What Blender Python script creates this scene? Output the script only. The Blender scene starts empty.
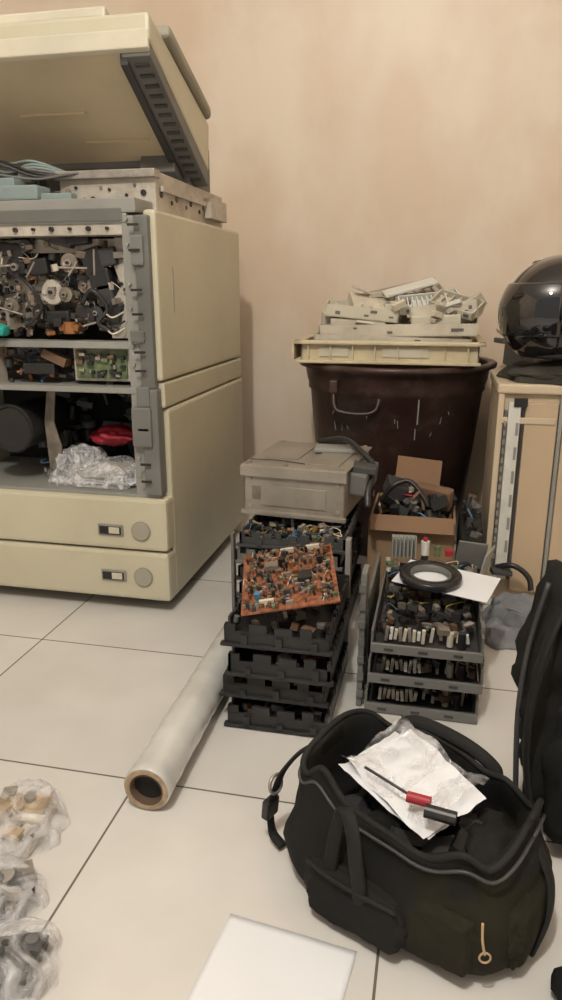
import bpy, bmesh, math, random
from mathutils import Vector, Matrix, Euler, noise
random.seed(7)
scene=bpy.context.scene
R=math.radians
try: scene.view_settings.view_transform='Standard'
except Exception: pass

# ---------------------------------------------------------------- materials
def M(name,col,rough=.5,metal=0.,var=.08,scale=6.,bump=0.,bscale=40.,col2=None,trans=0.,alpha=1.,coat=0.,spec=None,grime=0.,gcol=(.16,.12,.08),bdist=.01):
    m=bpy.data.materials.new(name); m.use_nodes=True
    nt=m.node_tree; n=nt.nodes; l=nt.links
    p=n['Principled BSDF']
    tc=n.new('ShaderNodeTexCoord')
    ns=n.new('ShaderNodeTexNoise'); ns.inputs['Scale'].default_value=scale; ns.inputs['Detail'].default_value=5
    l.new(tc.outputs['Object'],ns.inputs['Vector'])
    cr=n.new('ShaderNodeValToRGB'); cr.color_ramp.elements[0].position=.35; cr.color_ramp.elements[1].position=.65
    c2=col2 if col2 else tuple(min(1,c*(1+var)) for c in col)
    c1=col if col2 else tuple(c*(1-var) for c in col)
    cr.color_ramp.elements[0].color=(*c1,1); cr.color_ramp.elements[1].color=(*c2,1)
    l.new(ns.outputs['Fac'],cr.inputs['Fac']); outc=cr.outputs['Color']
    if grime>0:
        g=n.new('ShaderNodeTexNoise'); g.inputs['Scale'].default_value=scale*3.1; g.inputs['Detail'].default_value=9; g.inputs['Roughness'].default_value=.7
        l.new(tc.outputs['Object'],g.inputs['Vector'])
        mr=n.new('ShaderNodeMapRange'); mr.inputs[1].default_value=.5; mr.inputs[2].default_value=.78; mr.inputs[3].default_value=0; mr.inputs[4].default_value=grime
        l.new(g.outputs['Fac'],mr.inputs[0]); mx=n.new('ShaderNodeMixRGB'); l.new(mr.outputs[0],mx.inputs[0]); l.new(outc,mx.inputs[1]); mx.inputs[2].default_value=(*gcol,1); outc=mx.outputs[0]
    l.new(outc,p.inputs['Base Color'])
    p.inputs['Roughness'].default_value=rough; p.inputs['Metallic'].default_value=metal
    p.inputs['Transmission Weight'].default_value=trans; p.inputs['Alpha'].default_value=alpha
    p.inputs['Coat Weight'].default_value=coat
    if spec is not None: p.inputs['Specular IOR Level'].default_value=spec
    if bump>0:
        n2=n.new('ShaderNodeTexNoise'); n2.inputs['Scale'].default_value=bscale; n2.inputs['Detail'].default_value=4
        b=n.new('ShaderNodeBump'); b.inputs['Strength'].default_value=bump; b.inputs['Distance'].default_value=bdist
        l.new(tc.outputs['Object'],n2.inputs['Vector']); l.new(n2.outputs['Fac'],b.inputs['Height']); l.new(b.outputs['Normal'],p.inputs['Normal'])
    return m
def film(name,alo,ahi,col=(.80,.80,.82),scale=22.,bub=0.):
    m=bpy.data.materials.new(name); m.use_nodes=True; nt=m.node_tree;n=nt.nodes;l=nt.links;p=n['Principled BSDF']
    p.inputs['Base Color'].default_value=(*col,1); p.inputs['Roughness'].default_value=.12
    tc=n.new('ShaderNodeTexCoord'); a=n.new('ShaderNodeTexNoise'); a.inputs['Scale'].default_value=scale; a.inputs['Detail'].default_value=6; a.inputs['Distortion'].default_value=1.2
    l.new(tc.outputs['Object'],a.inputs['Vector'])
    c=n.new('ShaderNodeMapRange'); c.inputs[1].default_value=.42; c.inputs[2].default_value=.62; c.inputs[3].default_value=alo; c.inputs[4].default_value=ahi
    l.new(a.outputs['Fac'],c.inputs[0]); l.new(c.outputs[0],p.inputs['Alpha'])
    b=n.new('ShaderNodeBump'); b.inputs['Strength'].default_value=.8; b.inputs['Distance'].default_value=.010
    if bub>0:
        v=n.new('ShaderNodeTexVoronoi'); v.inputs['Scale'].default_value=bub; l.new(tc.outputs['Object'],v.inputs['Vector'])
        ad=n.new('ShaderNodeMath'); ad.operation='SUBTRACT'; l.new(a.outputs['Fac'],ad.inputs[0]); l.new(v.outputs['Distance'],ad.inputs[1]); l.new(ad.outputs[0],b.inputs['Height'])
    else: l.new(a.outputs['Fac'],b.inputs['Height'])
    l.new(b.outputs['Normal'],p.inputs['Normal'])
    return m
cream=M('cream_plastic',(.55,.515,.385),.45,var=.05,scale=3,grime=.25,gcol=(.38,.33,.22))
cream2=M('cream_plastic_pale',(.60,.56,.45),.5,var=.08,grime=.2,gcol=(.36,.30,.2))
creamU=M('cream_underside',(.58,.50,.35),.5,var=.1,scale=4)
ivory=M('ivory_plastic',(.60,.55,.45),.5,var=.16,grime=.4)
traycream=M('tray_cream',(.64,.55,.37),.5,var=.08,grime=.2)
grey=M('grey_plastic',(.14,.14,.132),.5,var=.12,grime=.2)
lgrey=M('light_grey_plastic',(.27,.27,.25),.5,var=.1,grime=.2)
colgrey=M('column_grey',(.17,.17,.162),.5,var=.1,grime=.2)
covergrey=M('cover_greygreen',(.34,.32,.26),.5,var=.08)
bluegrey=M('bluegrey_plastic',(.22,.28,.28),.5)
metal=M('zinc_metal',(.42,.39,.35),.42,.6,var=.15,scale=20,grime=.6)
metalw=M('painted_metal',(.50,.46,.40),.5,.2,var=.15,scale=14,grime=.5)
dusty=M('dusty_metal',(.24,.205,.165),.6,.3,var=.3,scale=30)
steel=M('steel_sheet',(.34,.31,.265),.42,.4,var=.16,scale=7,grime=.4)
dark=M('dark_plastic',(.018,.018,.018),.5,var=.3)
black=M('black_plastic',(.022,.022,.023),.38,var=.3)
blackm=M('black_matte',(.012,.012,.012),.8,var=.4)
charcoal=M('charcoal',(.05,.05,.052),.5,var=.3)
copper=M('copper_coil',(.34,.15,.06),.4,.6,var=.3,scale=40)
brownp=M('brown_board',(.17,.10,.06),.7,var=.25)
tan=M('tan_panel',(.52,.40,.27),.6,var=.08,scale=3)
boxcream=M('box_cream',(.58,.48,.35),.55,var=.08,scale=5,grime=.25)
teal=M('teal_plastic',(.02,.33,.28),.4)
green=M('green_pcb',(.12,.16,.08),.5,var=.4,scale=60)
orange=M('orange_pcb',(.18,.055,.028),.5,col2=(.36,.14,.07),scale=110)
white=M('white_plastic',(.66,.66,.61),.45,var=.05,grime=.3)
paper=M('white_paper',(.74,.76,.80),.7,var=.02,bump=.05,bscale=8)
red=M('red_plastic',(.36,.02,.035),.5)
blue=M('blue_plastic',(.08,.20,.34),.4)
yellow=M('yellow_plastic',(.50,.38,.08),.4)
binm=M('maroon_bin_plastic',(.050,.025,.022),.38,var=.35,scale=5,grime=.55,gcol=(.16,.12,.10))
helm=M('helmet_gloss_black',(.008,.008,.009),.12,coat=1.)
visor=M('visor_smoke',(.012,.012,.014),.05,coat=1.)
clothd=M('olive_black_cloth',(.045,.042,.032),.9,var=.4,scale=10,bump=.2,bscale=160)
fabric=M('black_canvas',(.0095,.0095,.0095),.85,col2=(.017,.0165,.015),scale=7,bump=.2,bscale=420,bdist=.002,spec=.25)
olive=M('olive_canvas',(.017,.016,.009),.88,var=.3,scale=7,bump=.2,bscale=420,bdist=.002,spec=.25)
inner=M('bag_lining',(.008,.008,.008),.9,var=.3,spec=.2)
strapm=M('strap_webbing',(.015,.015,.015),.75,var=.3,bump=.3,bscale=500,bdist=.002,spec=.3)
ragm=M('grey_rag',(.20,.21,.23),.9,var=.25,scale=14,bump=.2,bscale=140)
card=M('cardboard',(.30,.20,.12),.8,var=.12,scale=5,grime=.3)
carddk=M('cardboard_brown',(.22,.13,.075),.8,var=.15,scale=5)
wrap=M('stretch_film',(.56,.56,.54),.16,var=.14,scale=9,coat=.6,bump=.25,bscale=22)
wrapend=M('film_end',(.40,.30,.20),.5,var=.25,scale=60)
core=M('core_brown',(.09,.055,.035),.8)
clearfilm=film('clear_film',.06,.50)
bubblefilm=film('bubble_wrap_film',.22,.75,bub=110.)
gold=M('brass_part',(.46,.35,.22),.45,.2,var=.3,scale=30)
glossdk=M('tape_black',(.02,.02,.022),.25)
zipm=M('zip_puller',(.50,.36,.22),.4,.3)

# ---------------------------------------------------------------- builder
class B:
    def __init__(s,name): s.name=name; s.bm=bmesh.new(); s.mats=[]
    def mi(s,m):
        if m not in s.mats: s.mats.append(m)
        return s.mats.index(m)
    def merge(s,t,mat,mx=None,smooth=False):
        i=s.mi(mat)
        for f in t.faces: f.material_index=i; f.smooth=smooth
        if mx is not None: t.transform(mx)
        me=bpy.data.meshes.new('tmp'); t.to_mesh(me); t.free(); s.bm.from_mesh(me); bpy.data.meshes.remove(me)
    def box(s,c,sz,mat,rot=(0,0,0),bev=0.):
        t=bmesh.new(); bmesh.ops.create_cube(t,size=1)
        t.transform(Matrix.Diagonal((*sz,1)))
        if bev>0: bmesh.ops.bevel(t,geom=t.edges[:],offset=min(bev,min(sz)*.45),segments=2,affect='EDGES',profile=.6)
        s.merge(t,mat,Matrix.Translation(c)@Euler(rot).to_matrix().to_4x4())
    def b2(s,a,b,mat,bev=0.):
        c=[(a[i]+b[i])/2 for i in range(3)]; s.box(c,[abs(a[i]-b[i]) for i in range(3)],mat,bev=bev)
    def cyl(s,c,r,h,mat,axis='Z',r2=None,seg=24,rot=None,caps=True):
        t=bmesh.new(); bmesh.ops.create_cone(t,cap_ends=caps,segments=seg,radius1=r,radius2=r if r2 is None else r2,depth=h)
        e={'Z':(0,0,0),'X':(0,R(90),0),'Y':(R(90),0,0)}[axis] if rot is None else rot
        s.merge(t,mat,Matrix.Translation(c)@Euler(e).to_matrix().to_4x4())
    def lathe(s,c,prof,mat,seg=64,rot=(0,0,0),smooth=True,squash=1.):
        t=bmesh.new(); rings=[]
        for r,z in prof:
            if r<1e-5: rings.append([t.verts.new((0,0,z))])
            else: rings.append([t.verts.new((r*math.cos(2*math.pi*k/seg),squash*r*math.sin(2*math.pi*k/seg),z)) for k in range(seg)])
        for a,b in zip(rings,rings[1:]):
            for k in range(seg):
                k2=(k+1)%seg
                if len(a)==1 and len(b)==1: continue
                if len(a)==1: t.faces.new((a[0],b[k2],b[k]))
                elif len(b)==1: t.faces.new((a[k],a[k2],b[0]))
                else: t.faces.new((a[k],a[k2],b[k2],b[k]))
        bmesh.ops.recalc_face_normals(t,faces=t.faces)
        s.merge(t,mat,Matrix.Translation(c)@Euler(rot).to_matrix().to_4x4(),smooth)
    def prism(s,pts,vec,mat,bev=0.,seg=2):
        t=bmesh.new(); vs=[t.verts.new(p) for p in pts]; f=t.faces.new(vs)
        r=bmesh.ops.extrude_face_region(t,geom=[f]); nv=[g for g in r['geom'] if isinstance(g,bmesh.types.BMVert)]
        bmesh.ops.translate(t,verts=nv,vec=vec); bmesh.ops.recalc_face_normals(t,faces=t.faces)
        if bev>0: bmesh.ops.bevel(t,geom=t.edges[:],offset=bev,segments=seg,affect='EDGES',profile=.6)
        s.merge(t,mat)
    def tube(s,pts,r,mat,seg=8,sm=5,flat=None,side=None):
        P=cr(pts,sm)
        t=bmesh.new(); rings=[]; n=len(P); prev=None
        for i,p in enumerate(P):
            d=(P[min(i+1,n-1)]-P[max(i-1,0)]); d=d.normalized() if d.length>1e-9 else Vector((0,0,1))
            if side is not None: a=Vector(side)-d*Vector(side).dot(d)
            elif prev is None: a=d.orthogonal()
            else: a=prev-d*prev.dot(d)
            if a.length<1e-6: a=d.orthogonal()
            a.normalize(); prev=a; b=d.cross(a)
            ra,rb=(r,r) if flat is None else (r,flat)
            rings.append([t.verts.new(p+a*ra*math.cos(2*math.pi*k/seg)+b*rb*math.sin(2*math.pi*k/seg)) for k in range(seg)])
        for a,b in zip(rings,rings[1:]):
            for k in range(seg): t.faces.new((a[k],a[(k+1)%seg],b[(k+1)%seg],b[k]))
        t.faces.new(rings[0][::-1]); t.faces.new(rings[-1])
        s.merge(t,mat,None,True)
    def torus(s,c,R1,r,mat,rot=(0,0,0),seg=32,sseg=8,flat=None):
        t=bmesh.new(); rings=[]
        for i in range(seg):
            a=2*math.pi*i/seg
            rings.append([t.verts.new(((R1+r*math.cos(2*math.pi*k/sseg))*math.cos(a),(R1+r*math.cos(2*math.pi*k/sseg))*math.sin(a),(flat or r)*math.sin(2*math.pi*k/sseg))) for k in range(sseg)])
        for i in range(seg):
            a=rings[i]; b=rings[(i+1)%seg]
            for k in range(sseg): t.faces.new((a[k],b[k],b[(k+1)%sseg],a[(k+1)%sseg]))
        s.merge(t,mat,Matrix.Translation(c)@Euler(rot).to_matrix().to_4x4(),True)
    def blob(s,c,rad,mat,amp=.15,freq=3.,seed=0,sub=5,floor=None,smooth=True,rot=0.,box=.0):
        t=bmesh.new(); bmesh.ops.create_icosphere(t,subdivisions=sub,radius=1)
        o=Vector((seed*3.7,seed*1.3,seed*5.1))
        for v in t.verts:
            p=v.co.copy()
            if box>0:
                m=max(abs(p.x),abs(p.y),abs(p.z)); p=p.lerp(p/m,box)
            q=v.co*freq+o
            d=noise.noise(q)*amp+abs(noise.noise(q*2.3))*amp*.9
            p=p*(1-amp*.5+d)
            v.co=Vector((p.x*rad[0],p.y*rad[1],p.z*rad[2]))
        mx=Matrix.Translation(c)@Matrix.Rotation(rot,4,'Z'); t.transform(mx)
        if floor is not None:
            for v in t.verts:
                if v.co.z<floor: v.co.z=floor+(v.co.z-floor)*.02+.0008
        s.merge(t,mat,None,smooth)
    def drape(s,c,rx,ry,h,mat,freq=9.,seed=0,nr=44,na=110,ridge=.9,smooth=True,edge=.2):
        t=bmesh.new(); o=Vector((seed*3.1,seed*7.7,seed*1.9)); rings=[]
        for j in range(nr+1):
            rho=j/nr; row=[]
            for i in range(na):
                a=2*math.pi*i/na; k=1+edge*noise.noise(Vector((math.cos(a)*2,math.sin(a)*2,seed)))*2
                x=rho*k*rx*math.cos(a); y=rho*k*ry*math.sin(a)
                q=Vector((x*freq,y*freq,0))+o; q+=Vector((noise.noise(q*.7+Vector((5,5,5))),noise.noise(q*.7),0))*.8
                f=1-1.9*abs(noise.noise(q)); g=1-1.9*abs(noise.noise(q*2.1+Vector((9,2,4))))
                e=max(0,1-rho**3)**.6
                z=h*e*((1-ridge)+ridge*(.62*f+.30*g))+.0012
                row.append(t.verts.new((c[0]+x+ .15*h*g*math.cos(a),c[1]+y+.15*h*g*math.sin(a),c[2]+max(z,.001))))
                if j==0: break
            rings.append(row)
        for j in range(nr):
            a,b=rings[j],rings[j+1]
            for k in range(na):
                k2=(k+1)%na
                if j==0: t.faces.new((a[0],b[k],b[k2]))
                else: t.faces.new((a[k],b[k],b[k2],a[k2]))
        s.merge(t,mat,None,smooth)
    def done(s,parent=None,loc=(0,0,0),rot=(0,0,0),sub=0,solid=0.):
        me=bpy.data.meshes.new(s.name); s.bm.to_mesh(me); s.bm.free()
        for m in s.mats: me.materials.append(m)
        ob=bpy.data.objects.new(s.name,me); scene.collection.objects.link(ob)
        ob.location=loc; ob.rotation_euler=rot
        if parent: ob.parent=parent
        if solid: md=ob.modifiers.new('s','SOLIDIFY'); md.thickness=solid
        if sub: md=ob.modifiers.new('u','SUBSURF'); md.levels=sub; md.render_levels=sub
        return ob
def cr(pts,sm):
    P=[Vector(p) for p in pts]
    if sm<2 or len(P)<3: return P
    out=[]
    for i in range(len(P)-1):
        p0=P[max(i-1,0)];p1=P[i];p2=P[i+1];p3=P[min(i+2,len(P)-1)]
        for k in range(sm):
            t=k/sm
            out.append(.5*((2*p1)+(p2-p0)*t+(2*p0-5*p1+4*p2-p3)*t*t+(3*p1-p0-3*p2+p3)*t**3))
    out.append(P[-1]); return out
def empty(name,loc=(0,0,0)):
    e=bpy.data.objects.new(name,None); scene.collection.objects.link(e); e.location=loc; e.empty_display_size=.05; return e
U=random.uniform
def junk(b,xr,yr,zr,n,mats,s=(.006,.03),tilt=.6,wires=0,wr=.0011):
    for i in range(n):
        c=(U(*xr),U(*yr),U(*zr)); m=random.choice(mats)
        if random.random()<.65: b.box(c,(U(*s),U(*s),U(*s)*.7),m,(U(-tilt,tilt),U(-tilt,tilt),U(-1.5,1.5)))
        else: b.cyl(c,U(*s)*.4,U(*s)*.8,m,seg=12,rot=(U(-tilt,tilt),U(-tilt,tilt),0))
    for i in range(wires):
        p=Vector((U(*xr),U(*yr),U(*zr))); pts=[p.copy()]
        for k in range(4):
            p=p+Vector((U(-.03,.03),U(-.03,.03),U(-.018,.02)))
            p.x=min(max(p.x,xr[0]),xr[1]);p.y=min(max(p.y,yr[0]),yr[1]);p.z=min(max(p.z,zr[0]),zr[1]); pts.append(p.copy())
        b.tube(pts,wr,random.choice([ivory,black,red,grey,yellow,blue,ivory,black,black]),seg=5,sm=4)

# ---------------------------------------------------------------- room
def plane(name,pts,mat):
    me=bpy.data.meshes.new(name); me.from_pydata(pts,[],[(0,1,2,3)]); me.materials.append(mat)
    o=bpy.data.objects.new(name,me); scene.collection.objects.link(o); return o
def wallmat():
    m=bpy.data.materials.new('plaster_peach'); m.use_nodes=True; nt=m.node_tree;n=nt.nodes;l=nt.links;p=n['Principled BSDF']
    tc=n.new('ShaderNodeTexCoord')
    a=n.new('ShaderNodeTexNoise'); a.inputs['Scale'].default_value=1.6; a.inputs['Detail'].default_value=4
    mp=n.new('ShaderNodeMapping'); mp.inputs['Scale'].default_value=(1.9,1,1.1)
    l.new(tc.outputs['Object'],mp.inputs['Vector']); l.new(mp.outputs['Vector'],a.inputs['Vector'])
    c=n.new('ShaderNodeValToRGB'); c.color_ramp.elements[0].position=.42; c.color_ramp.elements[1].position=.60
    c.color_ramp.elements[0].color=(.70,.565,.435,1); c.color_ramp.elements[1].color=(.77,.665,.55,1)
    l.new(a.outputs['Fac'],c.inputs['Fac'])
    # faint grime blotches
    g=n.new('ShaderNodeTexNoise'); g.inputs['Scale'].default_value=4.5; g.inputs['Detail'].default_value=10; g.inputs['Roughness'].default_value=.65
    l.new(tc.outputs['Object'],g.inputs['Vector'])
    mr=n.new('ShaderNodeMapRange'); mr.inputs[1].default_value=.52; mr.inputs[2].default_value=.8; mr.inputs[3].default_value=0; mr.inputs[4].default_value=.28
    l.new(g.outputs['Fac'],mr.inputs[0]); mx=n.new('ShaderNodeMixRGB'); l.new(mr.outputs[0],mx.inputs[0]); l.new(c.outputs['Color'],mx.inputs[1]); mx.inputs[2].default_value=(.52,.40,.30,1)
    l.new(mx.outputs[0],p.inputs['Base Color'])
    p.inputs['Roughness'].default_value=.45
    b=n.new('ShaderNodeTexNoise'); b.inputs['Scale'].default_value=25; bu=n.new('ShaderNodeBump'); bu.inputs['Strength'].default_value=.08
    l.new(tc.outputs['Object'],b.inputs['Vector']); l.new(b.outputs['Fac'],bu.inputs['Height']); l.new(bu.outputs['Normal'],p.inputs['Normal'])
    return m
def floormat():
    m=bpy.data.materials.new('ceramic_tiles'); m.use_nodes=True; nt=m.node_tree;n=nt.nodes;l=nt.links;p=n['Principled BSDF']
    tc=n.new('ShaderNodeTexCoord'); mp=n.new('ShaderNodeMapping'); mp.inputs['Location'].default_value=(.433+.402*10,-.905+.405*10,0)
    br=n.new('ShaderNodeTexBrick'); br.offset=0; br.squash=1
    br.inputs['Scale'].default_value=1; br.inputs['Brick Width'].default_value=.402; br.inputs['Row Height'].default_value=.405
    br.inputs['Mortar Size'].default_value=.0019; br.inputs['Mortar Smooth'].default_value=.2
    br.inputs['Color1'].default_value=(.64,.625,.605,1); br.inputs['Color2'].default_value=(.67,.655,.635,1); br.inputs['Mortar'].default_value=(.17,.15,.13,1)
    l.new(tc.outputs['Object'],mp.inputs['Vector']); l.new(mp.outputs['Vector'],br.inputs['Vector'])
    ns=n.new('ShaderNodeTexNoise'); ns.inputs['Scale'].default_value=5; ns.inputs['Detail'].default_value=8
    l.new(tc.outputs['Object'],ns.inputs['Vector'])
    c=n.new('ShaderNodeValToRGB'); c.color_ramp.elements[0].position=.3;c.color_ramp.elements[1].position=.7
    c.color_ramp.elements[0].color=(.88,.87,.85,1); c.color_ramp.elements[1].color=(1,1,1,1)
    l.new(ns.outputs['Fac'],c.inputs['Fac'])
    mx=n.new('ShaderNodeMixRGB'); mx.blend_type='MULTIPLY'; mx.inputs[0].default_value=1
    l.new(br.outputs['Color'],mx.inputs[1]); l.new(c.outputs['Color'],mx.inputs[2]); l.new(mx.outputs[0],p.inputs['Base Color'])
    p.inputs['Roughness'].default_value=.10
    bu=n.new('ShaderNodeBump'); bu.inputs['Strength'].default_value=.4; bu.inputs['Distance'].default_value=.002; bu.invert=True
    l.new(br.outputs['Fac'],bu.inputs['Height']); l.new(bu.outputs['Normal'],p.inputs['Normal'])
    return m
wm=wallmat(); fm=floormat(); cm=M('ceiling_white',(.75,.73,.70),.8,var=.02)
X0,X1,Y0,Y1,H=-2.5,1.4,-1.8,2.5,2.7
plane('floor',[(X0,Y0,0),(X1,Y0,0),(X1,Y1,0),(X0,Y1,0)],fm)
plane('ceiling',[(X0,Y0,H),(X0,Y1,H),(X1,Y1,H),(X1,Y0,H)],cm)
plane('wall_back',[(X0,Y1,0),(X1,Y1,0),(X1,Y1,H),(X0,Y1,H)],wm)
plane('wall_left',[(X0,Y0,0),(X0,Y1,0),(X0,Y1,H),(X0,Y0,H)],wm)
plane('wall_right',[(X1,Y1,0),(X1,Y0,0),(X1,Y0,H),(X1,Y1,H)],wm)

# ---------------------------------------------------------------- photocopier
cop=empty('photocopier',(-.92,1.83,0))
def cd(b,**k):
    o=b.done(**k); o.parent=cop; o.matrix_parent_inverse=Matrix.Translation((.92,-1.83,0)); return o
XL=-1.24; XR=-.60; YF=1.50; YB=2.16
b=B('body_shell')
b.b2((XL,YF+.02,.035),(XR-.002,YB,.285),charcoal)
b.b2((XL,1.86,.285),(XR-.02,YB,.90),grey)
b.b2((XL,YF+.03,.285),(XL+.05,1.86,.90),cream,.004)
b.b2((XL,YF,.885),(XR-.06,1.86,.905),lgrey,.003)
b.b2((-.628,YF+.010,.555),(XR,YB,.912),cream,.007)
b.b2((-.628,YF+.016,.495),(XR+.001,YB,.551),cream,.005)
b.b2((-.628,YF+.028,.034),(XR+.004,YB,.491),cream,.008)
b.b2((-.645,1.54,.29),(-.626,1.86,.90),grey)
b.b2((-.612,1.595,.70),(XR+.0012,1.603,.80),covergrey,.002)
b.b2((XL,YF-.012,.034),(XR+.003,YF+.05,.155),cream,.009)
b.b2((XL,YF-.012,.160),(XR+.003,YF+.05,.287),cream,.009)
b.b2((XL,YF,.285),(-.615,1.86,.294),lgrey,.002)
for z in (.092,.207):
    b.box((-.738,YF-.013,z),(.064,.006,.028),lgrey,bev=.003)
    b.box((-.738,YF-.0165,z),(.054,.003,.019),dark,bev=.001)
    b.box((-.727,YF-.019,z+.001),(.026,.004,.015),cream2,bev=.001)
    b.cyl((-.662,YF-.0125,z+.002),.0235,.006,lgrey,'Y',seg=40)
    b.cyl((-.662,YF-.015,z+.002),.0215,.005,covergrey,'Y',seg=40)
for x,y in ((-.66,1.60),(-.66,2.08),(-1.18,1.60),(-1.18,2.08)):
    b.cyl((x,y,.018),.018,.02,black,'X',seg=20); b.box((x,y,.034),(.03,.03,.01),grey)
cd(b)
b=B('mechanism')
b.b2((XL+.05,1.80,.29),(-.645,1.86,.89),blackm)
b.b2((-.674,YF+.002,.29),(-.646,YF+.05,.90),lgrey,.003)
b.b2((-.647,YF-.010,.295),(-.607,YF+.028,.54),colgrey,.006)
b.b2((-.644,YF-.006,.54),(-.612,YF+.020,.90),grey,.004)
b.b2((-.668,YF-.018,.41),(-.622,YF+.01,.50),colgrey,.005)
b.b2((-.655,YF-.014,.50),(-.624,YF+.01,.545),colgrey,.004)
b.b2((-.662,YF-.012,.64),(-.630,YF+.01,.665),grey,.003)
b.b2((-.650,YF-.014,.80),(-.622,YF+.01,.86),colgrey,.003)
for z in (.33,.37,.45,.58,.62,.70,.75,.83,.88):
    b.box((-.640,YF-.016,z),(.024,.004,.005),dark); b.cyl((-.660,YF-.002,z+.012),.003,.006,metal,'Y',seg=10)
b.b2((XL+.05,YF+.005,.625),(-.672,YF+.06,.640),lgrey,.002)
b.b2((XL+.05,YF,.527),(-.645,YF+.10,.540),lgrey,.002)
b.b2((XL+.05,YF+.005,.862),(-.645,YF+.05,.888),metalw,.002)
b.b2((XL+.05,YF-.002,.888),(-.67,YF+.03,.915),grey,.003)
for i in range(9): b.cyl((-1.05+i*.043,YF+.002,.875),.005 if i%2 else .0035,.008,dark,'Y',seg=14)
def plate(pts,y,mat,th=.004): b.prism([(x,y,z) for x,z in pts],(0,th,0),mat)
plate([(-1.15,.66),(-.955,.66),(-.93,.69),(-.89,.69),(-.89,.76),(-.92,.80),(-.92,.84),(-1.15,.85)],1.585,metalw)
plate([(-.92,.65),(-.83,.65),(-.81,.69),(-.73,.70),(-.73,.78),(-.80,.83),(-.90,.83),(-.93,.74)],1.60,dusty)
plate([(-.735,.645),(-.676,.645),(-.676,.86),(-.715,.86),(-.72,.80),(-.705,.76),(-.73,.72)],1.555,metalw)
plate([(-1.1,.83),(-.68,.83),(-.68,.858),(-1.1,.858)],1.56,metalw)
for i in range(60):
    x=U(-1.08,-.685); z=U(.66,.855); r=U(.003,.010)
    b.cyl((x,1.578 if x<-.74 else 1.553,z),r,.006,dark,'Y',seg=16)
    if r>.006: b.torus((x,1.574 if x<-.74 else 1.551,z),r,.0015,metal,rot=(R(90),0,0),seg=20,sseg=5)
def gear(x,y,z,r,mat,h=.014,teeth=26):
    t=bmesh.new(); vs=[]
    for k in range(teeth*2):
        rr=r*(1 if k%2 else .9); a=math.pi*k/teeth; vs.append(t.verts.new((rr*math.cos(a),0,rr*math.sin(a))))
    f=t.faces.new(vs); g=bmesh.ops.extrude_face_region(t,geom=[f]); bmesh.ops.translate(t,verts=[q for q in g['geom'] if isinstance(q,bmesh.types.BMVert)],vec=(0,h,0))
    bmesh.ops.recalc_face_normals(t,faces=t.faces); b.merge(t,mat,Matrix.Translation((x,y,z)))
    b.cyl((x,y-.003,z),r*.35,.01,metal,'Y',seg=16); b.cyl((x,y-.008,z),r*.15,.012,dark,'Y',seg=10)
gear(-.822,1.545,.808,.022,dusty); gear(-.872,1.55,.745,.028,metalw); gear(-.835,1.54,.74,.017,dusty)
gear(-.905,1.545,.70,.020,black); gear(-.79,1.55,.76,.018,dusty); gear(-.955,1.545,.80,.024,black); gear(-1.02,1.545,.79,.020,metalw)
gear(-.975,1.545,.715,.019,dusty); gear(-.925,1.54,.845,.014,charcoal); gear(-.765,1.545,.70,.016,charcoal)
for (x,z,w,h2,m) in ((-.765,.81,.05,.06,black),(-.74,.74,.04,.05,charcoal),(-.90,.80,.05,.035,black),(-.99,.84,.12,.03,dark),(-.79,.70,.05,.03,black),(-.86,.69,.06,.03,dark),(-.72,.70,.03,.05,black),(-1.04,.74,.04,.06,dark),(-.86,.86,.10,.02,charcoal),(-.80,.855,.06,.02,black),(-.75,.77,.05,.05,dark),(-.73,.82,.04,.04,charcoal)):
    b.box((x,1.56,z),(w,.04,h2),m,(0,U(-.3,.3),0),.006)
b.cyl((-.825,1.535,.668),.017,.026,copper,'Z',seg=20); b.box((-.825,1.535,.668),(.048,.026,.016),copper,bev=.004); b.box((-.85,1.53,.68),(.02,.02,.02),black,bev=.002)
b.tube([(-.79,1.53,.72),(-.76,1.52,.75),(-.73,1.53,.71),(-.75,1.52,.68),(-.72,1.53,.66)],.005,black)
b.tube([(-.95,1.54,.78),(-.91,1.52,.76),(-.89,1.53,.71),(-.93,1.52,.67)],.004,black)
for z in (.665,.68,.70): b.tube([(-.735,1.53,z),(-.71,1.51,z-.008),(-.69,1.53,z+.004)],.002,random.choice([ivory,black]),seg=6)
junk(b,(-1.10,-.685),(1.54,1.60),(.65,.865),260,[metal,dusty,metalw,dark,dusty,black,brownp,dusty,dark,charcoal,metalw,copper],(.005,.022),.3,26)
for i in range(10):
    x=U(-1.05,-.72); z=U(.67,.84); b.cyl((x,1.54,z),.0025,U(.03,.08),metal,rot=(0,U(0,3),0),seg=8)
b.box((-.985,1.49,.668),(.055,.03,.024),teal,(0,.3,0),.008); b.cyl((-1.0,1.49,.69),.016,.028,teal,'Y',seg=24)
b.b2((-1.15,1.60,.54),(-.675,1.63,.63),charcoal)
b.box((-.755,1.538,.588),(.137,.004,.076),metalw); b.box((-.755,1.533,.588),(.125,.004,.064),green)
for i in range(40): b.box((-.755+U(-.055,.055),1.527,.588+U(-.026,.026)),(U(.004,.014),U(.006,.012),U(.003,.010)),random.choice([black,black,metal,green,dark,brownp]))
b.box((-.87,1.54,.60),(.06,.03,.02),brownp,(0,.4,0)); b.box((-.91,1.54,.575),(.08,.03,.025),black,bev=.003)
junk(b,(-1.08,-.68),(1.535,1.60),(.542,.62),90,[metal,brownp,black,dark,charcoal,black,dusty,copper,dark],(.006,.026),.3,12)
b.b2((-1.02,1.52,.540),(-1.014,1.56,.625),metalw)
b.cyl((-1.0,1.66,.43),.055,.26,dark,'Y',seg=32); b.torus((-1.0,1.53,.43),.055,.005,blackm,rot=(R(90),0,0))
plate([(-.935,.30),(-.905,.30),(-.90,.38),(-.915,.44),(-.905,.52),(-.925,.525),(-.94,.44)],1.58,dusty)
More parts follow.
